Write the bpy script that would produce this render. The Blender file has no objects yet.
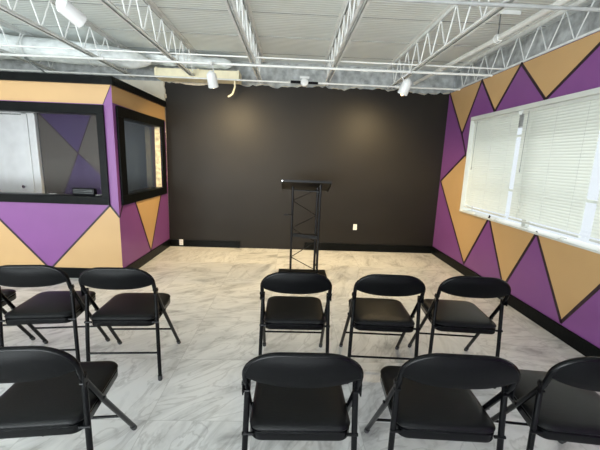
import bpy, bmesh, math, random
from mathutils import Vector, Matrix
random.seed(7)
C = bpy.context.scene.collection
PI = math.pi

# ------------------------------------------------------------------ helpers
def link(o, parent=None):
    C.objects.link(o)
    if parent: o.parent = parent
    return o
def obj(name, bm, mats, parent=None, smooth=False, loc=None, kind=None, label=None, recalc=True):
    if recalc: bmesh.ops.recalc_face_normals(bm, faces=bm.faces)
    me = bpy.data.meshes.new(name); bm.to_mesh(me); bm.free()
    for m in (mats if isinstance(mats, (list, tuple)) else [mats]): me.materials.append(m)
    if smooth:
        me.polygons.foreach_set('use_smooth', [True]*len(me.polygons))
        try: me.set_sharp_from_angle(angle=math.radians(40))
        except Exception: pass
    o = bpy.data.objects.new(name, me)
    if loc: o.location = loc
    if kind: o['kind'] = kind
    if label: o['label'] = label
    return link(o, parent)
def tag(o, label, cat, group=None):
    o['label'] = label; o['category'] = cat
    if group: o['group'] = group
    return o
def thing(name, label, cat, loc=(0,0,0), rotz=0, group=None):
    o = bpy.data.objects.new(name, None); o.empty_display_size = .1
    o.location = loc; o.rotation_euler = (0,0,rotz); C.objects.link(o)
    return tag(o, label, cat, group)
def dup(root, loc, rotz, label):
    r = root.copy(); C.objects.link(r); r.location = loc; r.rotation_euler = (0,0,rotz); r['label'] = label
    for ch in list(root.children):
        c = ch.copy(); C.objects.link(c); c.parent = r
        for g in ch.children:
            d = g.copy(); C.objects.link(d); d.parent = c
    return r
def box(bm, lo, hi, mi=0, bev=0):
    x0,y0,z0 = lo; x1,y1,z1 = hi
    if x0 > x1: x0,x1 = x1,x0
    if y0 > y1: y0,y1 = y1,y0
    if z0 > z1: z0,z1 = z1,z0
    v = [bm.verts.new(p) for p in ((x0,y0,z0),(x1,y0,z0),(x1,y1,z0),(x0,y1,z0),(x0,y0,z1),(x1,y0,z1),(x1,y1,z1),(x0,y1,z1))]
    fs = [bm.faces.new([v[i] for i in f]) for f in ((0,3,2,1),(4,5,6,7),(0,1,5,4),(1,2,6,5),(2,3,7,6),(3,0,4,7))]
    for f in fs: f.material_index = mi
    if bev:
        es = list({e for f in fs for e in f.edges})
        bmesh.ops.bevel(bm, geom=es, offset=bev, segments=2, affect='EDGES', profile=.5)
def tube(bm, pts, r, n=12, cap=True, mi=0):
    pts = [Vector(p) for p in pts]; N = len(pts)
    rs = r if isinstance(r, (list, tuple)) else [r]*N
    t0 = (pts[1]-pts[0]).normalized()
    ref = Vector((0,0,1)) if abs(t0.z) < .9 else Vector((1,0,0))
    u = t0.cross(ref).normalized(); rings = []
    for i,p in enumerate(pts):
        if i == 0: t = pts[1]-pts[0]
        elif i == N-1: t = pts[-1]-pts[-2]
        else: t = (pts[i+1]-p).normalized()+(p-pts[i-1]).normalized()
        t.normalize(); u = (u-t*u.dot(t)).normalized(); w = t.cross(u)
        sc = 1
        if 0 < i < N-1:
            c = (pts[i+1]-p).normalized().dot(t); sc = 1/max(c,.5)
        rings.append([bm.verts.new(p+(u*math.cos(2*PI*k/n)+w*math.sin(2*PI*k/n))*rs[i]*(sc if n<=6 else 1)) for k in range(n)])
    for a,b in zip(rings, rings[1:]):
        for k in range(n):
            f = bm.faces.new((a[k],a[(k+1)%n],b[(k+1)%n],b[k])); f.material_index = mi
    if cap:
        bm.faces.new(rings[0][::-1]).material_index = mi; bm.faces.new(rings[-1]).material_index = mi
def prism(bm, poly, f, mi=0):
    """poly 2D list, f(u,v,k) -> point for k in 0,1"""
    a = [bm.verts.new(f(u,v,0)) for u,v in poly]; b = [bm.verts.new(f(u,v,1)) for u,v in poly]
    n = len(poly)
    bm.faces.new(a).material_index = mi; bm.faces.new(b[::-1]).material_index = mi
    for i in range(n):
        bm.faces.new((a[i],b[i],b[(i+1)%n],a[(i+1)%n])).material_index = mi
def stripe(bm, pts, w, f, mi):
    """thin painted band following the polyline pts (2D)"""
    for (a,b) in zip(pts, pts[1:]):
        a = Vector(a); b = Vector(b); d = (b-a).normalized(); n = Vector((-d.y,d.x))*w/2
        a2 = a-d*w*.35; b2 = b+d*w*.35
        prism(bm, [tuple(a2+n),tuple(a2-n),tuple(b2-n),tuple(b2+n)], f, mi)
def fillet(pts, rad, seg=8):
    pts = [Vector(p) for p in pts]; out = [pts[0]]
    for i in range(1, len(pts)-1):
        p = pts[i]; a = (pts[i-1]-p); b = (pts[i+1]-p)
        r = rad[i] if isinstance(rad,(list,tuple)) else rad
        if not r: out.append(p); continue
        an, bn = a.normalized(), b.normalized(); th = an.angle(bn); d = min(r/math.tan(th/2), a.length*.49, b.length*.49)
        for k in range(seg+1):
            t = k/seg; out.append((1-t)**2*(p+an*d)+2*t*(1-t)*p+t*t*(p+bn*d))
    out.append(pts[-1]); return out

# ------------------------------------------------------------------ materials
def mat(name, col, rough=.5, metal=0, spec=.5, noise=None, bump=None, emit=None, coat=0):
    """noise=(scale, amount): albedo mottling; bump=(scale, strength)"""
    m = bpy.data.materials.new(name); m.use_nodes = True; nt = m.node_tree; b = nt.nodes['Principled BSDF']
    b.inputs['Base Color'].default_value = (*col,1); b.inputs['Roughness'].default_value = rough
    b.inputs['Metallic'].default_value = metal; b.inputs['Specular IOR Level'].default_value = spec
    b.inputs['Coat Weight'].default_value = coat
    tc = nt.nodes.new('ShaderNodeTexCoord')
    n = nt.nodes.new('ShaderNodeTexNoise'); n.inputs['Scale'].default_value = (noise or (6,.06))[0]; n.inputs['Detail'].default_value = 4
    nt.links.new(tc.outputs['Object'], n.inputs['Vector'])
    a = (noise or (6,.06))[1]
    r = nt.nodes.new('ShaderNodeValToRGB')
    r.color_ramp.elements[0].position = .3; r.color_ramp.elements[1].position = .7
    r.color_ramp.elements[0].color = (*[c*(1-a) for c in col],1); r.color_ramp.elements[1].color = (*[min(1,c*(1+a)) for c in col],1)
    nt.links.new(n.outputs['Fac'], r.inputs['Fac']); nt.links.new(r.outputs['Color'], b.inputs['Base Color'])
    if bump:
        n2 = nt.nodes.new('ShaderNodeTexNoise'); n2.inputs['Scale'].default_value = bump[0]; n2.inputs['Detail'].default_value = 5
        nt.links.new(tc.outputs['Object'], n2.inputs['Vector'])
        bp = nt.nodes.new('ShaderNodeBump'); bp.inputs['Strength'].default_value = bump[1]; bp.inputs['Distance'].default_value = .02
        nt.links.new(n2.outputs['Fac'], bp.inputs['Height']); nt.links.new(bp.outputs['Normal'], b.inputs['Normal'])
    if emit:
        b.inputs['Emission Color'].default_value = (*emit[0],1); b.inputs['Emission Strength'].default_value = emit[1]
    return m
PURPLE = mat('purple wall paint', (.205,.066,.235), .42, noise=(1.5,.06), bump=(90,.05))
TAN = mat('tan wall paint', (.53,.335,.15), .45, noise=(1.5,.05), bump=(90,.05))
LINE = mat('dark maroon line paint', (.022,.008,.016), .5)
BLACKWALL = mat('charcoal wall paint', (.0135,.0112,.0085), .5, spec=.25, noise=(2,.12), bump=(60,.08))
BLACKTRIM = mat('black satin trim paint', (.004,.0048,.005), .28, spec=.09, noise=(12,.2), bump=(30,.12))
CREAM = mat('cream drywall', (.82,.77,.65), .8, noise=(5,.08), bump=(8,.3))
TORN = mat('torn drywall paper', (.62,.55,.43), .9, noise=(14,.25), bump=(20,.6))
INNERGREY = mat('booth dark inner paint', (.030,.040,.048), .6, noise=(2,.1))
DIMTAN = mat('booth tan dimmed by colour', (.085,.075,.065), .6)  # wall tan with the dimness of the booth put into the colour
DIMPURPLE = mat('booth purple dimmed by colour', (.05,.028,.10), .6)  # wall purple darkened the same way, standing in for weak light inside
WHITE = mat('white door paint', (.90,.92,.92), .4)
RAWWOOD = mat('raw wood jamb', (.80,.66,.42), .8, noise=(18,.35), bump=(25,.5))
STEEL = mat('white painted steel', (.80,.82,.80), .45, noise=(9,.12))
PIPE = mat('white painted pipe', (.78,.79,.76), .38, noise=(9,.06))
SEAM = mat('dark grey deck seam', (.30,.31,.31), .7)  # one even grey for the deck seams and blind wands
DARKSTEEL = mat('dark strap steel', (.10,.11,.11), .5)
VINYL = mat('black vinyl', (.003,.0031,.0036), .36, spec=.22, noise=(50,.15), bump=(160,.10))
CHAIRMETAL = mat('black powder coated steel', (.002,.0021,.0026), .25, spec=.18, noise=(30,.15))
RUBBER = mat('grey rubber cap', (.03,.03,.03), .8)
BACKSHEET = mat('black pressed steel back', (.0022,.0024,.0028), .42, spec=.12, noise=(40,.15), bump=(200,.06))
GREYPIPE = mat('dull grey pipe', (.40,.41,.40), .5, noise=(9,.15))
CANW = mat('white lamp housing', (.74,.75,.74), .35)
BULB = mat('warm lamp face', (.9,.8,.6), .4, emit=((1,.68,.32), 5))
BULB_OFF = mat('frosted lamp face', (.8,.8,.78), .3)
FOIL = mat('wrapped duct foil', (.80,.84,.84), .42, metal=.1, noise=(7,.18), bump=(9,1.0))
INSUL = mat('grey insulation', (.46,.48,.48), .75, noise=(9,.4), bump=(10,1.0))
CREAMDUCT = mat('cream painted duct', (.86,.79,.56), .5, noise=(8,.08))
PLASTIC = mat('white outlet plastic', (.82,.80,.76), .35)
BLACKPL = mat('black plastic', (.004,.004,.005), .35, spec=.15)
LECT = mat('black lectern steel', (.005,.005,.0055), .38, spec=.25)
SILVER = mat('chrome', (.7,.7,.7), .2, metal=1)
FRAMEWHITE = mat('white window frame', (.62,.64,.60), .4)
PAPER = mat('white paper', (.82,.82,.8), .7)

def floor_mat():
    m = bpy.data.materials.new('grey veined marble tile'); m.use_nodes = True; nt = m.node_tree; N = nt.nodes; L = nt.links
    b = N['Principled BSDF']; tc = N.new('ShaderNodeTexCoord')
    def math_(op, a, c=None):
        q = N.new('ShaderNodeMath'); q.operation = op
        for i,x in enumerate((a,c)):
            if x is None: continue
            if isinstance(x,(int,float)): q.inputs[i].default_value = x
            else: L.new(x, q.inputs[i])
        return q.outputs[0]
    sep = N.new('ShaderNodeSeparateXYZ'); L.new(tc.outputs['Object'], sep.inputs[0])
    T = .61
    ux = math_('DIVIDE', math_('ADD', sep.outputs[0], 20*T+.17), T); uy = math_('DIVIDE', math_('ADD', sep.outputs[1], 20*T+.10), T)
    ix = math_('FLOOR', ux); iy = math_('FLOOR', uy)
    comb = N.new('ShaderNodeCombineXYZ'); L.new(ix, comb.inputs[0]); L.new(iy, comb.inputs[1])
    wn = N.new('ShaderNodeTexWhiteNoise'); wn.noise_dimensions = '2D'; L.new(comb.outputs[0], wn.inputs['Vector'])
    # every tile turns and shifts the vein field
    off = N.new('ShaderNodeVectorMath'); off.operation = 'SCALE'; off.inputs['Scale'].default_value = 9; L.new(wn.outputs['Color'], off.inputs[0])
    ang = math_('MULTIPLY', math_('SUBTRACT', wn.outputs['Value'], .5), 1.5)
    rot = N.new('ShaderNodeVectorRotate'); rot.rotation_type = 'Z_AXIS'; L.new(tc.outputs['Object'], rot.inputs['Vector'])
    L.new(math_('ADD', ang, -.75), rot.inputs['Angle'])
    sc = N.new('ShaderNodeMapping'); sc.inputs['Scale'].default_value = (1.5,3.9,1); L.new(rot.outputs[0], sc.inputs['Vector'])
    add = N.new('ShaderNodeVectorMath'); L.new(sc.outputs[0], add.inputs[0]); L.new(off.outputs[0], add.inputs[1])
    n1 = N.new('ShaderNodeTexNoise'); n1.inputs['Scale'].default_value = 1.35; n1.inputs['Detail'].default_value = 6; n1.inputs['Roughness'].default_value = .62; n1.inputs['Distortion'].default_value = .9
    L.new(add.outputs[0], n1.inputs['Vector'])
    r1 = N.new('ShaderNodeValToRGB'); e = r1.color_ramp.elements
    e[0].position = .30; e[0].color = (.34,.338,.33,1); e[1].position = .56; e[1].color = (.69,.685,.67,1)
    q = r1.color_ramp.elements.new(.43); q.color = (.57,.567,.555,1)
    L.new(n1.outputs['Fac'], r1.inputs['Fac'])
    # thin sharper veins
    n2 = N.new('ShaderNodeTexNoise'); n2.inputs['Scale'].default_value = 1.1; n2.inputs['Detail'].default_value = 5; n2.inputs['Distortion'].default_value = 1.6
    L.new(add.outputs[0], n2.inputs['Vector'])
    v = math_('ABSOLUTE', math_('SUBTRACT', n2.outputs['Fac'], .5))
    r2 = N.new('ShaderNodeValToRGB'); r2.color_ramp.elements[0].color = (.62,.61,.60,1); r2.color_ramp.elements[1].color = (1,1,1,1); r2.color_ramp.elements[1].position = .028
    L.new(v, r2.inputs['Fac'])
    mx = N.new('ShaderNodeMix'); mx.data_type = 'RGBA'; mx.blend_type = 'MULTIPLY'; mx.inputs[0].default_value = .6
    L.new(r1.outputs[0], mx.inputs[6]); L.new(r2.outputs[0], mx.inputs[7])
    # joints
    fx = math_('ABSOLUTE', math_('SUBTRACT', math_('FRACT', ux), .5)); fy = math_('ABSOLUTE', math_('SUBTRACT', math_('FRACT', uy), .5))
    g = math_('GREATER_THAN', math_('MAXIMUM', fx, fy), .4965)
    mg = N.new('ShaderNodeMix'); mg.data_type = 'RGBA'; L.new(math_('MULTIPLY', g, .55), mg.inputs[0]); L.new(mx.outputs[2], mg.inputs[6]); mg.inputs[7].default_value = (.38,.37,.36,1)
    L.new(mg.outputs[2], b.inputs['Base Color'])
    b.inputs['Roughness'].default_value = .28; b.inputs['Specular IOR Level'].default_value = .45
    return m
def deck_mat():
    m = bpy.data.materials.new('white ribbed roof deck'); m.use_nodes = True; nt = m.node_tree; N = nt.nodes; L = nt.links
    b = N['Principled BSDF']; tc = N.new('ShaderNodeTexCoord'); sep = N.new('ShaderNodeSeparateXYZ'); L.new(tc.outputs['Object'], sep.inputs[0])
    w = N.new('ShaderNodeTexWave'); w.wave_type = 'BANDS'; w.bands_direction = 'Y'; w.inputs['Scale'].default_value = 6.5; L.new(tc.outputs['Object'], w.inputs['Vector'])
    n = N.new('ShaderNodeTexNoise'); n.inputs['Scale'].default_value = 2.2; n.inputs['Detail'].default_value = 4; L.new(tc.outputs['Object'], n.inputs['Vector'])
    r = N.new('ShaderNodeValToRGB'); r.color_ramp.elements[0].position = .3; r.color_ramp.elements[1].position = .7
    r.color_ramp.elements[0].color = (.79,.84,.82,1); r.color_ramp.elements[1].color = (.88,.93,.91,1); L.new(n.outputs['Fac'], r.inputs['Fac'])
    rw = N.new('ShaderNodeValToRGB'); rw.color_ramp.elements[0].color = (.84,.84,.84,1); rw.color_ramp.elements[1].color = (1,1,1,1); L.new(w.outputs['Fac'], rw.inputs['Fac'])
    mx = N.new('ShaderNodeMix'); mx.data_type = 'RGBA'; mx.blend_type = 'MULTIPLY'; mx.inputs[0].default_value = 1; L.new(r.outputs[0], mx.inputs[6]); L.new(rw.outputs[0], mx.inputs[7])
    L.new(mx.outputs[2], b.inputs['Base Color'])
    bp = N.new('ShaderNodeBump'); bp.inputs['Strength'].default_value = .5; bp.inputs['Distance'].default_value = .012
    L.new(w.outputs['Fac'], bp.inputs['Height']); L.new(bp.outputs['Normal'], b.inputs['Normal'])
    b.inputs['Roughness'].default_value = .55
    return m
def glass_mat(name, tint=(1,1,1), refl=.9):
    m = bpy.data.materials.new(name); m.use_nodes = True; nt = m.node_tree; N = nt.nodes; L = nt.links
    N.remove(N['Principled BSDF']); out = N['Material Output']
    t = N.new('ShaderNodeBsdfTransparent'); t.inputs[0].default_value = (*tint,1); g = N.new('ShaderNodeBsdfGlossy'); g.inputs['Roughness'].default_value = .02
    fr = N.new('ShaderNodeFresnel'); fr.inputs[0].default_value = 1.45
    mu = N.new('ShaderNodeMath'); mu.operation = 'MULTIPLY'; mu.inputs[1].default_value = refl; L.new(fr.outputs[0], mu.inputs[0])
    mx = N.new('ShaderNodeMixShader'); L.new(mu.outputs[0], mx.inputs[0]); L.new(t.outputs[0], mx.inputs[1]); L.new(g.outputs[0], mx.inputs[2]); L.new(mx.outputs[0], out.inputs[0])
    return m
def slat_mat():
    m = bpy.data.materials.new('white blind slat'); m.use_nodes = True; nt = m.node_tree; N = nt.nodes; L = nt.links
    b = N['Principled BSDF']; out = N['Material Output']
    b.inputs['Base Color'].default_value = (.70,.72,.67,1); b.inputs['Roughness'].default_value = .5
    t = N.new('ShaderNodeBsdfTranslucent'); t.inputs[0].default_value = (.72,.75,.68,1)
    mx = N.new('ShaderNodeMixShader'); mx.inputs[0].default_value = .36
    L.new(b.outputs[0], mx.inputs[1]); L.new(t.outputs[0], mx.inputs[2]); L.new(mx.outputs[0], out.inputs[0])
    return m
FLOOR = floor_mat(); DECK = deck_mat(); GLASS = glass_mat('clear glass', refl=.09); SLAT = slat_mat()

# ------------------------------------------------------------------ dimensions (metres)
XR, XB, YB, D = 2.478, -2.0, 4.005, 5.619
HW, HD = 2.62, 3.0             # wall top, roof deck
XL, YN = -5.6, -3.6            # far left wall, wall behind the camera
BB = .127

# ------------------------------------------------------------------ setting
bm = bmesh.new(); box(bm, (XL-.2,YN-.2,-.1), (XR+.3,D+.4,0)); obj('floor', bm, FLOOR, kind='structure')
bm = bmesh.new(); box(bm, (XL-.2,YN-.2,HD), (XR+.5,D+.4,HD+.08)); ceil = obj('ceiling', bm, DECK, kind='structure')
for i,y in enumerate([3.2-.71*k for k in range(9,0,-1)]+[3.2,3.907,4.621,5.324]):   # lap seams of the deck sheets
    bm = bmesh.new(); box(bm, (XL,y-.004,HD-.005), (XR+.2,y+.004,HD)); obj('deck_seam', bm, SEAM, ceil)

def jag(a, b, n, base, amp):
    out = []; v = 0
    for i in range(n+1):
        v = v*.55+random.uniform(-amp,amp); out.append((a+(b-a)*i/n, base+v))
    return out
# back wall: charcoal board with a torn top edge, bare board left of it above the booth
bm = bmesh.new()
top = jag(XB+.035, XR, 90, HW+.0, .026)
left = [(XB-.0+random.uniform(-.012,.02), z) for z in (2.36,2.42,2.48,2.54,2.60)]
poly = [(XR,0)] + top[::-1] + left[::-1] + [(XB,0)]
prism(bm, poly, lambda u,v,k: (u, D+k*.10, v))
box(bm, (XB-3.6,D+.012,0), (XB+.0005,D+.1,2.62), 1)
box(bm, (XB,D+.03,2.3), (XB+.2,D+.095,2.645), 1)
# torn paper rim along the jagged edge
rim = [(XB-.012,2.36)]+[(u,v+.012) for u,v in left]+[(u,v+.012) for u,v in top[::2]]
for a,b in zip(rim, rim[1:]):
    w = random.uniform(.004,.016)
    if a[0] < -1.35: w *= 3.2
    if random.random() < .8: tube(bm, [(a[0],D+.004,a[1]),(b[0],D+.004,b[1])], w*.5, 5, mi=2)
obj('wall_back', bm, [BLACKWALL, CREAM, TORN], kind='structure')

# right wall with the window opening; y = along the wall, z = up
WY0, WY1, WZ0, WZ1 = 1.05, 4.80, .87, 2.15
fR = lambda u,v,k: (XR+k*.16, u, v)
bm = bmesh.new()
box(bm, (XR,YN,0), (XR+.16,D+.1,WZ0)); box(bm, (XR,YN,WZ1), (XR+.16,D+.1,HW))
box(bm, (XR,WY1,WZ0), (XR+.16,D+.1,WZ1)); box(bm, (XR,YN,WZ0), (XR+.16,WY0,WZ1))
fp = lambda u,v,k: (XR-.0015+k*.003, u, v); fl = lambda u,v,k: (XR-.0028+k*.003, u, v)
e0 = 2.617
apt = [(5.60,e0),(5.056,1.957),(4.684,e0),(4.295,2.17),(3.904,e0),(3.447,2.17),(2.77,e0),(2.35,2.17),(1.9,e0),(1.4,2.17),(.9,e0)]
for i in range(0,len(apt)-2,2): prism(bm, apt[i:i+3], fp, 1)
stripe(bm, apt, .03, fl, 2)
prism(bm, [(4.87,1.66),(5.585,1.244),(4.546,.15),(4.12,WZ0),(4.81,WZ0),(4.81,1.60)], fp, 1)
stripe(bm, [(5.056,1.957),(4.87,1.66),(5.585,1.244),(4.546,.15),(4.09,.90)], .03, fl, 2)
stripe(bm, [(4.87,1.66),(4.81,1.56)], .02, fl, 2)
apb = [(4.09,WZ0),(3.64,.15),(3.265,WZ0),(2.785,.15),(2.32,WZ0),(1.85,.15),(1.4,WZ0),(.95,.15),(.5,WZ0)]
for i in range(0,len(apb)-2,2): prism(bm, apb[i:i+3], fp, 1)
stripe(bm, apb, .03, fl, 2)
obj('wall_right', bm, [PURPLE, TAN, LINE], kind='structure')

# booth front wall (faces the chairs) and booth side wall (faces the stage), each with an opening
T = .12
FX0, FX1, FZ0, FZ1 = -4.75, -2.172, .998, 1.922        # front opening
SY0, SY1, SZ0, SZ1 = 4.205, 5.375, 1.005, 1.915        # side opening
BT = 2.235
bm = bmesh.new()
box(bm, (XL,YB,0), (XB,YB+T,FZ0)); box(bm, (XL,YB,FZ1), (XB,YB+T,BT))
box(bm, (FX1,YB,FZ0), (XB,YB+T,FZ1)); box(bm, (XL,YB,FZ0), (FX0,YB+T,FZ1))
fp = lambda u,v,k: (u, YB-.0015+k*.003, v); fl = lambda u,v,k: (u, YB-.0028+k*.003, v)
prism(bm, [(XL,2.03),(-2.10,2.03),(-2.003,BT),(XL,BT)], fp, 1)
stripe(bm, [(-2.10,2.03),(-2.003,BT)], .006, fl, 2)
prism(bm, [(-3.56,.90),(-2.86,.10),(-2.86,.02),(-4.4,.02),(-4.4,.02)][:4], fp, 1)
prism(bm, [(-2.86,.10),(-2.10,.90),(-2.001,.765),(-2.001,.02),(-2.86,.02)], fp, 1)
stripe(bm, [(-3.56,.90),(-2.86,.10),(-2.10,.90),(-2.001,.765)], .022, fl, 2)
obj('wall_booth_front', bm, [PURPLE, TAN, LINE], kind='structure')
bm = bmesh.new()
y0 = YB+T
box(bm, (XB-T,y0,0), (XB,D,SZ0)); box(bm, (XB-T,y0,SZ1), (XB,D,BT))
box(bm, (XB-T,y0,SZ0), (XB,SY0,SZ1)); box(bm, (XB-T,SY1,SZ0), (XB,D,SZ1))
fp = lambda u,v,k: (XB+.0015-k*.003, u, v); fl = lambda u,v,k: (XB+.0028-k*.003, u, v)
prism(bm, [(YB+.002,2.05),(D,2.02),(D,BT),(YB+.002,BT)], fp, 1)
prism(bm, [(4.42,.90),(4.85,.12),(5.33,.90)], fp, 1)
stripe(bm, [(4.42,.92),(4.85,.12),(5.33,.92)], .026, fl, 2)
stripe(bm, [(YB+.006,.765),(4.10,.90)], .022, fl, 2)
for zz in [SZ0+.02*k for k in range(1)]: pass
prism(bm, [(XB-.086,SZ0),(XB-.002,SZ0),(XB-.002,SZ1-.002),(XB-.074,SZ1-.002)], lambda u,v,k: (u, SY1-.006+k*.008, v), 3)
prism(bm, [(XB-T,SZ0),(XB-.086,SZ0),(XB-.074,SZ1-.002),(XB-T,SZ1-.002)], lambda u,v,k: (u, SY1-.005+k*.008, v), 2)
obj('wall_booth_side', bm, [PURPLE, TAN, LINE, RAWWOOD], kind='structure')
bm = bmesh.new(); box(bm, (XL,YB+.01,BT), (XB-.01,D,BT+.03)); obj('trim_booth_roof', bm, CREAM, kind='structure')
bm = bmesh.new()      # black band around the top of the booth
box(bm, (XL,YB-.028,BT), (XB+.028,YB+.03,BT+.088), bev=.004); box(bm, (XB-.03,YB+.03,BT), (XB+.028,D,BT+.088), bev=.004)
obj('trim_1', bm, BLACKTRIM, kind='structure')
# inside of the booth: back wall paint, diamonds dimmed by colour, seen through the windows
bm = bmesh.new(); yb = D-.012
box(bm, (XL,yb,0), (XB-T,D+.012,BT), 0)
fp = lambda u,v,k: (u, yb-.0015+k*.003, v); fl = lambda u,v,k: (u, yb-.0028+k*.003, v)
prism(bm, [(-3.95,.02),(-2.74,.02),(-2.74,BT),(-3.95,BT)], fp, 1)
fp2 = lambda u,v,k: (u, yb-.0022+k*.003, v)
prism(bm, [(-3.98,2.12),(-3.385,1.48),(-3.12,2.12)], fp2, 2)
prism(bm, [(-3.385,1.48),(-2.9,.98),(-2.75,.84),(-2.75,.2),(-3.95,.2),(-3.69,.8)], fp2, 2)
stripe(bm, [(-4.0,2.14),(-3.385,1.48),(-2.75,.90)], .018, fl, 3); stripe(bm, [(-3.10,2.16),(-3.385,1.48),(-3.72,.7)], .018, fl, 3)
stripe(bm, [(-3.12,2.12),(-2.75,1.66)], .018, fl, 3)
obj('wall_booth_back', bm, [INNERGREY, DIMTAN, DIMPURPLE, LINE], kind='structure')
# white door standing inside the booth
d = bpy.data.objects.new('door_1', None); d.location = (-4.62,D-.06,0); d['kind'] = 'structure'; C.objects.link(d)
bm = bmesh.new(); box(bm, (-.42,0,0), (.46,.04,2.03), bev=.003); obj('door_leaf', bm, WHITE, d)
bm = bmesh.new(); box(bm, (.47,-.03,0), (.55,.045,2.12), bev=.004); box(bm, (.555,-.018,0), (.66,.045,2.12), bev=.004); box(bm, (-.50,-.03,2.04), (.66,.045,2.12), bev=.004); obj('door_frame', bm, WHITE, d)
bm = bmesh.new(); tube(bm, [(.40,0,.93),(.40,-.05,.93)], [.012,.024]); obj('door_handle', bm, SILVER, d)

# remaining shell: left wall, rear wall with shopfront openings
bm = bmesh.new(); box(bm, (XL-.12,YN,0), (XL,D+.1,.35)); box(bm, (XL-.12,YN,2.45), (XL,D+.1,HD)); box(bm, (XL-.12,3.4,.35), (XL,D+.1,2.45))
for y in (YN,-1.3,1.0): box(bm, (XL-.12,y,.35), (XL,y+.1,2.45))
obj('wall_left', bm, CREAM, kind='structure')
bm = bmesh.new(); box(bm, (XL-.12,YN-.12,0), (XR+.16,YN,.25)); box(bm, (XL-.12,YN-.12,2.5), (XR+.16,YN,HD))
for x in (XL-.12,-3.6,-1.6,.4,XR-.1): box(bm, (x,YN-.12,.25), (x+.1,YN,2.5))
obj('wall_rear', bm, CREAM, kind='structure')
# strip of wall between wall top and deck on the outer sides
bm = bmesh.new(); box(bm, (XL-.12,D+.26,2.0), (XR+.5,D+.34,HD)); box(bm, (XR+.34,YN,2.0), (XR+.42,D+.3,HD)); obj('wall_outer', bm, INSUL, kind='structure')

# baseboards
def base(name, lo, hi, m=BLACKTRIM):
    bm = bmesh.new(); box(bm, lo, hi, bev=.004); return obj(name, bm, m, kind='structure')
base('baseboard_back_left', (XB+.016,D-.018,0), (-.82,D,BB-.012)); base('baseboard_back_right', (.27,D-.018,0), (XR-.018,D,BB))
base('baseboard_right', (XR-.018,YN,0), (XR,D,BB)); base('baseboard_booth_side', (XB,YB-.001,0), (XB+.016,D,BB)); base('baseboard_booth_front', (XL,YB-.016,0), (XB+.016,YB,BB))

# booth windows: frame + glass
w = bpy.data.objects.new('window_1', None); w.location = (0,YB,0); w['kind'] = 'structure'; C.objects.link(w)
bm = bmesh.new()
for lo,hi in (((-4.85,-.026,.905),(-2.094,-.001,.998)),((-4.85,-.026,1.922),(-2.094,-.001,2.02)),((-2.174,-.026,.998),(-2.094,-.001,1.922))): box(bm, lo, hi, bev=.003)
box(bm, (FX0,0,FZ0-.004), (FX1,T,FZ0+.004)); box(bm, (FX0,0,FZ1-.004), (FX1,T,FZ1+.004)); box(bm, (FX1-.004,0,FZ0), (FX1+.004,T,FZ1))
obj('window_frame', bm, BLACKTRIM, w)
bm = bmesh.new(); box(bm, (FX0,.085,FZ0+.004), (FX1-.004,.089,FZ1-.004)); obj('window_pane', bm, GLASS, w)
w = bpy.data.objects.new('window_2', None); w.location = (XB,0,0); w['kind'] = 'structure'; C.objects.link(w)
bm = bmesh.new()
for lo,hi in (((.001,4.065,.895),(.026,5.52,1.005)),((.001,4.065,1.915),(.026,5.52,2.03)),((.001,4.065,1.005),(.026,4.205,1.915)),((.001,5.375,1.005),(.026,5.52,1.915))): box(bm, lo, hi, bev=.003)
box(bm, (-T,SY0,SZ0-.004), (0,SY1-.01,SZ0+.006)); box(bm, (-T,SY0,SZ1-.004), (0,SY1-.01,SZ1+.004)); box(bm, (-T,SY0-.004,SZ0), (0,SY0+.004,SZ1))
obj('window_frame', bm, BLACKTRIM, w)
bm = bmesh.new(); box(bm, (-.112,SY0+.004,SZ0+.006), (-.108,SY1-.008,SZ1-.004)); obj('window_pane', bm, GLASS, w)

# right window: frame, glass, sill with casing
w = bpy.data.objects.new('window_3', None); w.location = (XR,0,0); w['kind'] = 'structure'; C.objects.link(w)
bm = bmesh.new()
box(bm, (-.022,WY0-.03,WZ1-.035), (.02,WY1+.012,WZ1+.012), bev=.004)     # casing above
box(bm, (-.022,WY1-.004,WZ0), (.02,WY1+.012,WZ1-.035), bev=.004)
box(bm, (.0,WY1-.010,WZ0), (.15,WY1,WZ1)); box(bm, (.0,WY0,WZ0), (.15,WY0+.03,WZ1)); box(bm, (.0,WY0,WZ1-.03), (.15,WY1,WZ1))
for y in (3.62,2.50): box(bm, (.10,y-.03,WZ0), (.15,y+.03,WZ1), bev=.004)
for z in (1.24,1.86): box(bm, (.10,WY0,z-.012), (.14,WY1,z+.012))
obj('window_frame', bm, FRAMEWHITE, w)
bm = bmesh.new(); box(bm, (-.026,WY0-.03,WZ0-.014), (.15,WY1+.014,WZ0+.006), bev=.003); obj('window_sill', bm, FRAMEWHITE, w)
bm = bmesh.new(); box(bm, (.118,WY0+.03,WZ0+.012), (.122,WY1-.03,WZ1-.03)); obj('window_pane', bm, GLASS, w)

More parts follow.
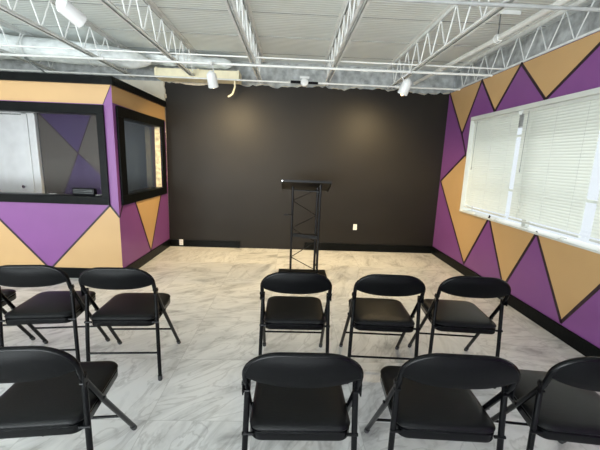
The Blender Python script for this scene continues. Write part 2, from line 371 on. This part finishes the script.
# blinds: one for each pane
blabels = ['closed white slatted blind nearest the dark stage wall', 'closed white slatted blind in the middle of the window, widest in view', 'closed white slatted blind cut off by the right edge of the photo']
def blind(y0, y1, label, ztop, zbot):
    t = thing('window_blind', label, 'blind', (XR+.035,(y0+y1)/2,ztop), 0, 'slatted blinds on the right window')
    h = (y1-y0)/2; H = ztop-zbot
    bm = bmesh.new(); box(bm, (-.022,-h,-.035), (.018,h,0), bev=.003); obj('headrail', bm, FRAMEWHITE, t)
    bm = bmesh.new(); n = int((H-.05)/.028)
    for k in range(n):
        z = -.045-k*.028; tilt = math.radians(70+random.uniform(-2,2)); pts = []
        for s in (-1,-.6,-.2,.2,.6,1):
            u = s*.0178; b = (1-s*s)*.0055
            pts.append((u*math.cos(tilt)-b*math.sin(tilt)-.002, z-u*math.sin(tilt)*-1-b*math.cos(tilt)))
        vs = [[bm.verts.new((px,yy,pz)) for px,pz in pts] for yy in (-h+.004,h-.004)]
        for i in range(5): bm.faces.new((vs[0][i],vs[1][i],vs[1][i+1],vs[0][i+1]))
    obj('slats', bm, SLAT, t, smooth=True, recalc=False)
    bm = bmesh.new(); box(bm, (-.014,-h+.004,-H), (.012,h-.004,-H+.018), bev=.003); obj('bottom_rail', bm, FRAMEWHITE, t)
    for s in (-.72,0,.72):
        bm = bmesh.new(); tube(bm, [(-.014,s*h,-.03),(-.014,s*h,-H+.018)], .0014, 5); obj('ladder_cord', bm, FRAMEWHITE, t)
    bm = bmesh.new(); tube(bm, [(-.026,h-.10,-.02),(-.030,h-.10,-.62)], .003, 8); tube(bm, [(-.030,h-.10,-.62),(-.030,h-.10,-.66)], .005, 8); obj('tilt_wand', bm, SEAM, t)
    return t
blind(3.845, 4.785, blabels[0], WZ1-.036, WZ0+.055)
blind(2.80, 3.775, blabels[1], WZ1-.036, WZ0+.055)
blind(1.80, 2.70, blabels[2], WZ1-.036, WZ0+.055)
for y,l in ((4.45,'small pale window crank on the sill nearest the stage'),(3.95,'small pale window crank near the first gap between blinds'),(3.45,'small pale window crank below the middle blind'),(2.95,'small pale window crank on the sill by the second gap')):
    t = thing('window_crank', l, 'window handle', (XR+.0,y,WZ0+.006), 0, 'cranks on the window sill')
    bm = bmesh.new(); box(bm, (-.018,-.03,0), (.006,.03,.012), bev=.003); obj('crank_base', bm, STEEL, t)
    bm = bmesh.new(); tube(bm, [(-.006,0,.010),(-.010,0,.022),(-.014,-.07,.024)], .0055, 8); obj('crank_handle', bm, STEEL, t)

# insulation packed between wall top and deck
def insulation(name, f, n, m, label):
    bm = bmesh.new(); g = [[bm.verts.new(f(i/n, j/m)) for j in range(m+1)] for i in range(n+1)]
    for i in range(n):
        for j in range(m): bm.faces.new((g[i][j],g[i+1][j],g[i+1][j+1],g[i][j+1]))
    o = obj(name, bm, INSUL, smooth=True); o['kind'] = 'stuff'; o['label'] = label; o['category'] = 'insulation'
from mathutils import noise as mn
def bump_(u, v, s): return mn.noise(Vector((u*s,v*s,3.3)))*.05+mn.noise(Vector((u*s*3,v*s*3,1.3)))*.025
insulation('wall_insulation', lambda a,b: ((XL+a*(XR+.13-XL)), D+.17+bump_(a*8,b*.5,1.5), 2.50+b*.5), 260, 12, 'crumpled grey insulation above the charcoal back wall')
insulation('wall_insulation', lambda a,b: (XR+.22+bump_(a*8,b*.5+9,1.5), YN+a*(D+.25-YN), 2.52+b*.48), 260, 12, 'crumpled grey insulation above the zigzag painted wall')

# ------------------------------------------------------------------ roof joists
def joist(x, label, y0=-3.4, y1=5.60):
    t = thing('roof_joist', label, 'joist', (x,0,2.64), 0, 'open web steel roof joists')
    h = HD-2.64
    bm = bmesh.new()
    for s in (-1,1):     # pair of angle irons
        box(bm, (s*.010,y0,h-.006), (s*.048,y1+.14,h)); box(bm, (s*.010,y0,h-.042), (s*.015,y1+.14,h))
    obj('top_chord', bm, STEEL, t)
    bm = bmesh.new()
    for s in (-1,1):
        box(bm, (s*.010,y0,0), (s*.036,y1-.05,.005)); box(bm, (s*.010,y0,0), (s*.015,y1-.05,.032))
    obj('bottom_chord', bm, STEEL, t)
    bm = bmesh.new(); pts = []; y = y1-.10; k = 0
    while y > y0+.1:
        pts.append((0,y,.014 if k%2 else h-.022)); y -= .17 if k%2 else .17; k += 1
    tube(bm, pts, .0072, 8); obj('web', bm, STEEL, t)
    return t
joist(-3.5, 'open web joist at the far upper left, above the booth roof'); joist(-2.44, 'open web joist over the booth, leftmost one fully in view')
joist(-1.47, 'open web joist running just right of the booth corner'); joist(-.5, 'open web joist left of the lectern, ending at the dark wall')
joist(.5, 'open web joist right of the lectern, nearest the middle'); joist(1.5, 'open web joist above the lit spotlight')
joist(2.545, 'open web joist resting along the top of the zigzag wall')

# pipes across and along
def pipe(name, label, cat, pts, r, m=PIPE, extra=None):
    t = thing(name, label, cat, tuple(pts[0]), 0, None); o = Vector(pts[0])
    bm = bmesh.new(); tube(bm, [Vector(p)-o for p in pts], r, 12); obj('tube', bm, m, t, smooth=True)
    for e in (extra or []):
        bm = bmesh.new(); a,b,rr = e[1:4]; tube(bm, [Vector(a)-o, Vector(b)-o], rr, 12); obj(e[0], bm, e[4] if len(e) > 4 else m, t, smooth=True)
    return t
pipe('conduit', 'bright white conduit crossing under all joists in front of the spotlights', 'pipe', [(XL,4.52,2.622),(XR,4.46,2.622)], .0150,
     extra=[('coupling',(-2.36,4.485,2.622),(-2.30,4.485,2.622),.019),('coupling',(.86,4.476,2.622),(.92,4.476,2.622),.019)])
pipe('bridging_bar', 'thin white bar tied across the joists just above the bright conduit', 'pipe', [(XL,4.24,2.655),(XR+.08,4.28,2.655)], .009)
pipe('conduit', 'thin conduit closest to the torn top of the dark wall', 'pipe', [(XL,5.22,2.606),(-.05,5.26,2.606)], .012)
pipe('conduit', 'short conduit stretch right of the small black coupling by the dark wall', 'pipe', [(.36,5.26,2.612),(XR+.1,5.28,2.612)], .013,
     extra=[('coupling',(.42,5.26,2.612),(.50,5.26,2.612),.018),('coupling',(1.50,5.27,2.612),(1.58,5.27,2.612),.022)])
pipe('gas_pipe', 'thick grey white pipe crossing the top edge of the photo', 'pipe', [(XL,2.62,2.622),(XR+.06,2.60,2.622)], .013, GREYPIPE,
     extra=[('coupling',(1.22,2.604,2.622),(1.27,2.604,2.622),.018,GREYPIPE)])
pipe('sprinkler_pipe', 'white pipe running lengthwise beside the zigzag wall', 'pipe', [(2.03,-3.4,2.74),(2.0,3.6,2.745),(1.90,5.60,2.745)], .026,
     extra=[('coupling',(2.0,3.55,2.745),(2.0,3.63,2.745),.034),('coupling',(1.945,4.72,2.745),(1.940,4.80,2.745),.033)])
t = thing('pipe_hanger', 'small threaded rod hanger holding the lengthwise pipe', 'hanger', (2.0,3.59,2.78))
bm = bmesh.new(); tube(bm, [(0,0,.002),(0,0,.185)], .006, 8); obj('rod', bm, DARKSTEEL, t)
bm = bmesh.new(); box(bm, (-.10,-.012,.185), (.19,.012,.22)); obj('cross_bar', bm, STEEL, t)
bm = bmesh.new(); tube(bm, [(math.cos(a)*.041,0,-.036+math.sin(a)*.041) for a in [k*PI/8 for k in range(17)]], .004, 6); obj('ring', bm, STEEL, t)
# dark straps over the booth
for i,(a,b,l) in enumerate((((-3.25,4.495,2.594),(-2.72,4.32,2.262),'thin dark diagonal strap below the wrapped duct over the booth'),)):
    t = thing('brace_strap', l, 'brace', a); bm = bmesh.new(); tube(bm, [(0,0,0), Vector(b)-Vector(a)], .010, 6); obj('strap', bm, DARKSTEEL, t)

# wrapped duct
def lumpy_tube(bm, pts, r, n=28, seg=80, amp=.07):
    P = [Vector(p) for p in pts]; L = [0]
    for a,b in zip(P,P[1:]): L.append(L[-1]+(b-a).length)
    rings = []
    for i in range(seg+1):
        s = L[-1]*i/seg; k = max(j for j in range(len(L)) if L[j] <= s+1e-9); k = min(k,len(P)-2); t = (s-L[k])/(L[k+1]-L[k]); p = P[k].lerp(P[k+1],t)
        d = (P[k+1]-P[k]).normalized(); u = Vector((0,0,1)); w = d.cross(u).normalized(); ring = []
        endf = min(1, math.sqrt(max(0,(1-i/seg))*14+.02))
        rr = (r[0]+(r[1]-r[0])*i/seg)*endf
        for j in range(n):
            a = 2*PI*j/n; q = mn.noise(Vector((s*5,math.cos(a)*1.6,math.sin(a)*1.6)))*amp+mn.noise(Vector((s*16,math.cos(a)*4,math.sin(a)*4)))*amp*.4
            ring.append(bm.verts.new(p+(w*math.cos(a)+u*math.sin(a))*rr*(1+q*1.4)))
        rings.append(ring)
    for a,b in zip(rings,rings[1:]):
        for j in range(n): bm.faces.new((a[j],a[(j+1)%n],b[(j+1)%n],b[j]))
    bm.faces.new(rings[0]); bm.faces.new(rings[-1][::-1])
t = thing('wrapped_duct', 'large foil wrapped air duct sagging above the booth at upper left', 'duct', (-4.0,4.86,2.80))
bm = bmesh.new(); lumpy_tube(bm, [(-1.5,-.1,.015),(0,0,.015),(1.3,.10,-.01),(2.0,.30,-.03)], (.178,.12)); obj('duct_body', bm, FOIL, t, smooth=True)
for x in (-.3,.55,1.35):
    bm = bmesh.new(); tube(bm, [(x,math.cos(a)*.186+.05,math.sin(a)*.180) for a in [k*PI/12 for k in range(25)]], .006, 6); obj('hanging_strap', bm, STEEL, t)
t = thing('foil_bundle', 'crumpled foil wrapped duct end above the cream box duct', 'duct', (-2.0,5.40,2.87))
bm = bmesh.new(); lumpy_tube(bm, [(-.3,0,0),(.5,0,0),(1.10,-.02,-.03)], (.075,.07), amp=.22); obj('duct_body', bm, FOIL, t, smooth=True)
t = thing('box_duct', 'cream rectangular metal duct above the left of the dark wall', 'duct', (-1.9,5.37,2.575))
bm = bmesh.new(); box(bm, (-.12,-.07,.035), (1.10,.20,.165), bev=.006); obj('duct_body', bm, CREAMDUCT, t)
for x in (-.1,.5,1.08):
    bm = bmesh.new(); box(bm, (x,-.078,.032), (x+.022,.205,.172), bev=.002); obj('flange', bm, CREAMDUCT, t)
t = thing('loose_cord', 'short cream cord dangling over the dark wall from the cream duct', 'cord', (-.86,5.30,2.62))
bm = bmesh.new(); tube(bm, fillet([(0,0,0),(.005,0,-.10),(-.03,0,-.20),(-.075,-.01,-.235)], .05), .013, 10); obj('cord', bm, CREAMDUCT, t, smooth=True)
bm = bmesh.new(); tube(bm, [(-.072,-.01,-.232),(-.095,-.012,-.245)], [.016,.010], 10); obj('cord_end', bm, TORN, t)

# junction device near the wall
t = thing('junction_device', 'small black coupling with round white knob between conduit ends', 'fitting', (.16,5.26,2.612))
bm = bmesh.new(); box(bm, (-.20,-.022,-.014), (-.056,.022,.020), bev=.006); obj('black_body', bm, BLACKPL, t)
bm = bmesh.new(); box(bm, (.056,-.022,-.016), (.20,.022,.014), bev=.006); obj('black_body', bm, BLACKPL, t)
bm = bmesh.new(); tube(bm, [(0,.03,0),(0,-.035,0),(0,-.05,0)], [.055,.055,.035], 20); obj('white_knob', bm, CANW, t, smooth=True)
bm = bmesh.new(); box(bm, (-.07,-.015,.05), (.07,.02,.085), bev=.004); obj('mounting_clip', bm, CANW, t)

# ------------------------------------------------------------------ spotlights
def can(loc, aim, label, lit, mount_z, r=.060, L=.17):
    t = thing('spotlight', label, 'spotlight', loc, 0, 'white can spotlights under the roof')
    d = (Vector(aim)-Vector(loc)).normalized()
    prof = [(-.02,.012),(0,.040),(.02,.056),(.05,r),(L-.004,r+.003),(L,r+.002),(L,r-.005),(.07,r-.006)]
    u = d.cross(Vector((0,0,1))).normalized(); w = u.cross(d)
    bm = bmesh.new(); rings = []
    for s,rr in prof: rings.append([bm.verts.new(d*s+(u*math.cos(2*PI*k/28)+w*math.sin(2*PI*k/28))*rr) for k in range(28)])
    for a,b in zip(rings,rings[1:]):
        for k in range(28): bm.faces.new((a[k],a[(k+1)%28],b[(k+1)%28],b[k]))
    bm.faces.new(rings[0][::-1]); obj('can_housing', bm, CANW, t, smooth=True)
    bm = bmesh.new(); b0 = [bm.verts.new(d*(L-.012)+(u*math.cos(2*PI*k/28)+w*math.sin(2*PI*k/28))*(r-.014)) for k in range(28)]
    c1 = bm.verts.new(d*(L+.022))
    for k in range(28): bm.faces.new((b0[k],b0[(k+1)%28],c1))
    obj('bulb_face', bm, BULB if lit else BULB_OFF, t, smooth=True)
    bm = bmesh.new(); tube(bm, [d*.03+w*.055, d*.0+w*.10, (0,0,mount_z-loc[2]-.02)], .009, 8); obj('swivel_arm', bm, CANW, t, smooth=True)
    bm = bmesh.new(); tube(bm, [(0,0,mount_z-loc[2]-.028),(0,0,mount_z-loc[2])], .028, 16); obj('mount', bm, CANW, t)
    return Vector(loc)+d*(L+.01), d
def spot(name, p, d, e, ang, col=(1,.74,.42), blend=.9, rad=.05):
    l = bpy.data.lights.new(name,'SPOT'); l.energy = e; l.spot_size = math.radians(ang); l.spot_blend = blend; l.color = col; l.shadow_soft_size = rad
    o = bpy.data.objects.new(name, l); o.location = p; o.rotation_euler = d.to_track_quat('-Z','Y').to_euler(); C.objects.link(o)
SPOTE = 1.0
p,d = can((-1.0,4.40,2.50), (-.93,4.80,1.75), 'white can spotlight hanging left of the lectern before the cream duct', True, 2.612); spot('spot_lamp_a', p, d, 270*SPOTE, 165, (1,.75,.39))
p,d = can((1.41,4.40,2.51), (1.22,4.66,1.85), 'glowing white can spotlight near the right end of the dark wall', True, 2.612); spot('spot_lamp_b', p, d, 270*SPOTE, 165, (1,.75,.39))
p,d = can((-1.72,2.78,2.56), (-1.44,3.24,2.30), 'largest white can spotlight at the upper left, nearest the viewer', False, 2.64, r=.055, L=.17)

# ------------------------------------------------------------------ outlets
def outlet(x, z, label, y=D):
    t = thing('wall_outlet', label, 'outlet', (x,y,z))
    bm = bmesh.new(); box(bm, (-.032,-.007,-.050), (.032,0,.050), bev=.003); obj('cover_plate', bm, PLASTIC, t)
    for s in (-1,1):
        bm = bmesh.new(); tube(bm, [(0,-.0065,s*.022),(0,-.010,s*.022)], .015, 16)
        for q in (-1,1): box(bm, (q*.006-.001,-.0115,s*.022-.004), (q*.006+.001,-.0098,s*.022+.004), 1)
        obj('socket', bm, [PLASTIC, BLACKPL], t)
outlet(1.115, .42, 'white wall outlet on the dark wall right of the lectern')
outlet(-1.80, .075, 'white outlet in the baseboard at the left corner of the dark wall', D-.018)

# ------------------------------------------------------------------ small things on the booth sill
t = thing('black_box', 'small black rounded box on the booth window ledge', 'box', (-2.40,YB+.045,FZ0+.004))
bm = bmesh.new(); box(bm, (-.135,-.03,0), (.12,.035,.085), bev=.012); obj('box_body', bm, BLACKPL, t, smooth=True)
bm = bmesh.new()
for z in (.028,.048,.064): box(bm, (-.115,-.032,z), (.10,-.029,z+.005))
obj('ridge', bm, DARKSTEEL, t)
for x,l,wd in ((-2.77,'crumpled white paper slip on the booth ledge, left of the black box',.07),(-2.24,'flat white paper scrap on the booth ledge by the right frame',.06)):
    bm = bmesh.new(); n = 6
    g = [[bm.verts.new((wd*(i/n-.5), .05*(j/n-.5), .010+mn.noise(Vector((i*1.1+x*9,j*1.3,0)))*.012)) for j in range(n+1)] for i in range(n+1)]
    for i in range(n):
        for j in range(n): bm.faces.new((g[i][j],g[i+1][j],g[i+1][j+1],g[i][j+1]))
    tag(obj('paper_scrap', bm, PAPER, smooth=True, loc=(x,YB+.035,FZ0+.004), recalc=False), l, 'paper', 'paper scraps on the booth ledge')

# ------------------------------------------------------------------ folding chairs
def make_chair(label):
    t = thing('folding_chair', label, 'chair', (0,0,0), 0, 'black padded folding chairs in two rows')
    W = .219; R_ = .0122
    fy = lambda z: .47-.47*z/.655 if z <= .655 else -.0-(z-.655)*.30       # front tube line in side view
    pt = lambda s,z: (s*W, fy(z), z)
    zp = .45                                  # seat pivot on the front tube
    # upper inverted U
    U = [pt(-1,zp), pt(-1,.640)]+[((-1 if k<11 else 1)*(W-.135)+math.cos(PI-PI*(k%11)/20-(0 if k<11 else PI/2))*.135, fy(.700+.097*math.sin(PI*(k if k<11 else 21-k)/20)), .700+.097*math.sin(PI*(k if k<11 else 21-k)/20)) for k in range(22)]+[pt(1,.640), pt(1,zp)]
    bm = bmesh.new(); tube(bm, U, R_, 14); obj('back_frame', bm, CHAIRMETAL, t, smooth=True)
    for s in (-1,1):
        bm = bmesh.new(); tube(bm, [pt(s,zp),(s*.230,.47,.012)], R_, 14); lg = obj('leg', bm, CHAIRMETAL, t, smooth=True)
        bm = bmesh.new(); tube(bm, [(s*.2295,.462-.012,.034),(s*.230,.47,.006),(s*.230,.472,0)], [.0145,.0145,.012], 14); obj('foot_cap', bm, RUBBER, lg, smooth=True)
        bm = bmesh.new(); tube(bm, [(s*.214,.035,.642),(s*.224,.012,.30),(s*.230,0,.012)], R_, 14); lg = obj('leg', bm, CHAIRMETAL, t, smooth=True)
        bm = bmesh.new(); tube(bm, [(s*.2295,.001,.036),(s*.230,0,.006),(s*.230,0,0)], [.0145,.0145,.012], 14); obj('foot_cap', bm, RUBBER, lg, smooth=True)
        # hinge bracket near the top of the rear leg and the seat link
        bm = bmesh.new(); box(bm, (s*.2265,-.002,.600), (s*.2325,.026,.655), bev=.002); tube(bm, [(s*.205,.018,.64),(s*.2355,.018,.64)], .009, 10); tube(bm, [(s*.205,.020,.605),(s*.2355,.020,.605)], .006, 10); obj('hinge', bm, CHAIRMETAL, t)
        bm = bmesh.new(); tube(bm, [(s*.19,fy(.44),.44),(s*.236,fy(.44),.44)], .008, 10); obj('pivot_bolt', bm, CHAIRMETAL, t)
        bm = bmesh.new(); tube(bm, [(s*.19,.012,.418),(s*.234,.012,.418)], .007, 10); obj('seat_link', bm, CHAIRMETAL, t)
    bm = bmesh.new(); z = .205; tube(bm, [(-.225,fy(z),z),(.225,fy(z),z)], .007, 10); obj('stretcher', bm, CHAIRMETAL, t, smooth=True)
    bm = bmesh.new(); tube(bm, [(-.226,.006,.20),(.226,.006,.20)], .007, 10); obj('stretcher', bm, CHAIRMETAL, t, smooth=True)
    # backrest: pressed sheet bowed away from the sitter, bottom edge sagging in the middle
    bm = bmesh.new(); nu, nv = 36, 8; th = .007; G = {}
    for side in (0,1):
        for i in range(nu+1):
            u = -1+2*i/nu; x = u*.2185; au = abs(u)
            ztop = .797 if abs(x) < W-.135 else .700+.097*math.sqrt(max(0,1-((abs(x)-(W-.135))/.135)**2))
            zb = .661+.030*au**3
            for j in range(nv+1):
                v = j/nv; zz = zb+(ztop-zb)*v
                y = fy(zz)-.026*(1-u*u)*(1-v**4)-.0125+(th if side else 0)
                if v < .12: y += .004
                G[side,i,j] = bm.verts.new((x,y,zz))
    for side in (0,1):
        for i in range(nu):
            for j in range(nv):
                q = [G[side,i,j],G[side,i+1,j],G[side,i+1,j+1],G[side,i,j+1]]; bm.faces.new(q if side == 0 else q[::-1])
    for i in range(nu):
        for j in (0,nv): bm.faces.new((G[0,i,j],G[1,i,j],G[1,i+1,j],G[0,i+1,j]))
    for j in range(nv):
        for i in (0,nu): bm.faces.new((G[0,i,j],G[0,i,j+1],G[1,i,j+1],G[1,i,j]))
    obj('backrest', bm, BACKSHEET, t, smooth=True)
    # seat: steel pan and padded cushion, rounded trapezoid outline
    def outline(ins, n=10):
        pts = []; wf, wb, y0, y1 = .203-ins, .2055-ins, .006+ins, .425-ins
        for cx,cy,r,a0 in ((wf-.06,y1-.06,.06,0),(-wf+.06,y1-.06,.06,90),(-wb+.05,y0+.05,.05,180),(wb-.05,y0+.05,.05,270)):
            for k in range(n+1):
                a = math.radians(a0+90*k/n); pts.append((cx+r*math.cos(a), cy+r*math.sin(a)))
        return pts
    def stack(levels):
        bm = bmesh.new(); rings = [[bm.verts.new((x,y,z)) for x,y in outline(ins)] for ins,z in levels]
        for a,b in zip(rings,rings[1:]):
            for k in range(len(a)): bm.faces.new((a[k],a[(k+1)%len(a)],b[(k+1)%len(a)],b[k]))
        bm.faces.new(rings[0][::-1]); bm.faces.new(rings[-1]); return bm
    obj('seat_pan', stack([(.012,.388),(.002,.391),(.0,.398),(.0,.426),(.006,.432)]), CHAIRMETAL, t, smooth=True)
    obj('seat', stack([(.008,.430),(.001,.434),(-.002,.442),(.003,.452),(.014,.459),(.035,.463),(.08,.466),(.14,.468)]), VINYL, t, smooth=True)
    return t
R2 = [(-2.205,2.08,7,'folding chair at the left photo edge, only its seat corner showing'),
      (-1.617,2.085,6.5,'folding chair in the farther row nearest the left edge, its whole back showing'),
      (-1.072,2.08,3,'folding chair in front of the booth corner, rightmost of the left block'),
      (.058,2.08,0,'folding chair standing directly before the lectern in the farther row'),
      (.662,2.08,-3,'folding chair in the middle of the three right of the aisle, farther row'),
      (1.222,2.085,-5,'folding chair closest to the zigzag wall in the farther row')]
R1 = [(-1.005,1.175,6,'folding chair in the nearest row at the lower left, cut by the left edge'),
      (.070,1.172,0,'large folding chair at bottom centre in the nearest row'),
      (.674,1.180,-3.5,'folding chair in the nearest row, second from the right edge'),
      (1.268,1.168,-7.5,'folding chair in the lower right corner, cut by the photo edge')]
first = None
for x,y,a,l in R2+R1:
    if first is None:
        first = make_chair(l); first.location = (x,y,0); first.rotation_euler = (0,0,math.radians(a))
    else: dup(first, (x,y,0), math.radians(a), l)

# ------------------------------------------------------------------ lectern
t = thing('truss_lectern', 'black metal truss lectern standing before the dark wall', 'lectern', (.200,4.42,0))
bm = bmesh.new(); box(bm, (-.325,-.22,0), (.315,.10,.014), bev=.004); obj('base', bm, LECT, t)
posts = [(-.160,.0),(.160,.0),(.215,.16)]
posts = [(-.165,.05),(.160,.05),(.185,-.09)]
for px,py in posts:
    bm = bmesh.new(); tube(bm, [(px,py,.014),(px,py,1.205-.33*(py+.1))], .0155, 14); obj('post', bm, LECT, t, smooth=True)
def lattice(a, b, zs, r=.0045):
    bm = bmesh.new(); pts = []
    for i,z in enumerate(zs):
        q = a if i%2 == 0 else b; pts.append((q[0],q[1],z))
    tube(bm, pts, r, 6); obj('lattice_rod', bm, LECT, t)
zs = [.03,.20,.375,.55,.74,.92,1.10]
zs = [.03,.20,.42,.60,.78,.97,1.13]
lattice(posts[1], posts[0], zs, .005); lattice(posts[1], posts[2], zs, .004)
bm = bmesh.new(); prism(bm, [(-.165,.05),(.160,.05),(.185,-.09)], lambda u,v,k: (u,v,.485+k*.045)); obj('truss_plate', bm, LECT, t)
bm = bmesh.new(); prism(bm, [(-.165,.05),(.160,.05),(.185,-.09)], lambda u,v,k: (u,v,1.105+k*.010)); obj('truss_plate', bm, LECT, t)
# sloped desk, high edge towards the chairs
bm = bmesh.new(); prism(bm, [(-.20,1.235),(-.20,1.252),(.20,1.120),(.20,1.103)], lambda u,v,k: (-.312+k*.624,u,v)); obj('desk_top', bm, LECT, t)
bm = bmesh.new(); box(bm, (-.312,-.206,1.228), (.312,-.198,1.258), bev=.002); obj('desk_lip', bm, LECT, t)
for s in (-1,1):
    bm = bmesh.new(); prism(bm, [(-.20,1.21),(-.20,1.255),(.20,1.123),(.20,1.08)], lambda u,v,k: (s*.312-s*k*.006,u,v)); obj('desk_side', bm, LECT, t)
bm = bmesh.new(); tube(bm, [(-.300,-.198,1.243),(-.300,-.212,1.243)], .008, 12); obj('corner_bolt', bm, SILVER, t, label='silver bolt')
bm = bmesh.new(); tube(bm, [(-.165,.02,.785),(-.265,-.01,.785)], .006, 8); box(bm, (-.275,-.02,.778), (-.215,.0,.798), bev=.003); obj('cable_hook', bm, LECT, t)

# ------------------------------------------------------------------ light
def area(name, loc, tgt, sx, sy, e, col=(1,1,1), spread=None):
    l = bpy.data.lights.new(name,'AREA'); l.shape = 'RECTANGLE'; l.size = sx; l.size_y = sy; l.energy = e; l.color = col
    if spread: l.spread = math.radians(spread)
    o = bpy.data.objects.new(name, l); o.location = loc; d = Vector(tgt)-Vector(loc); o.rotation_euler = d.to_track_quat('-Z','Y').to_euler(); C.objects.link(o)
area('daylight_rear', (-3.1,YN-.2,1.4), (-3.1,0,1.4), 4.8, 2.2, 250, (.86,.95,1))
area('daylight_left', (XL-.2,0,1.4), (0,0,1.4), 6.6, 2.1, 15, (.86,.95,1))
area('daylight_right', (XR+.75,2.9,1.6), (XR,2.9,1.5), 4.4, 3.4, 60, (1,1,.97))
area('ceiling_fill_rear', (-2.4,YN-.15,.9), (-2.4,0,3.3), 6.0, 1.2, 370, (.92,.98,1))  # added fill tilted upward to brighten the roof deck
area('ceiling_fill_left', (XL-.15,0,.9), (-2,0,3.4), 6.6, 1.0, 45, (.97,1,.97))  # second added upward fill for the deck, from the left side
wd = bpy.data.worlds.new('sky'); bpy.context.scene.world = wd; wd.use_nodes = True
wd.node_tree.nodes['Background'].inputs[0].default_value = (.85,.93,1,1); wd.node_tree.nodes['Background'].inputs[1].default_value = 1.0

# ------------------------------------------------------------------ camera
yaw,pit,rol = [math.radians(a) for a in (-1.863,-10.811,2.088)]
f = Vector((-math.sin(yaw)*math.cos(pit), math.cos(yaw)*math.cos(pit), math.sin(pit)))
r0 = Vector((math.cos(yaw),math.sin(yaw),0)); u0 = r0.cross(f)
rt = r0*math.cos(rol)+u0*math.sin(rol); up = -r0*math.sin(rol)+u0*math.cos(rol)
cam = bpy.data.cameras.new('camera'); cam.sensor_width = 36; cam.lens = 339.9/600*36; cam.clip_start = .02
co = bpy.data.objects.new('camera', cam); C.objects.link(co)
M = Matrix((rt, up, -f)).transposed().to_4x4(); M.translation = Vector((0,0,1.5)); co.matrix_world = M
S = bpy.context.scene; S.camera = co
S.view_settings.view_transform = 'Standard'; S.view_settings.look = 'None'; S.view_settings.gamma = 1; S.view_settings.exposure = 0; S.view_settings.use_curve_mapping = False
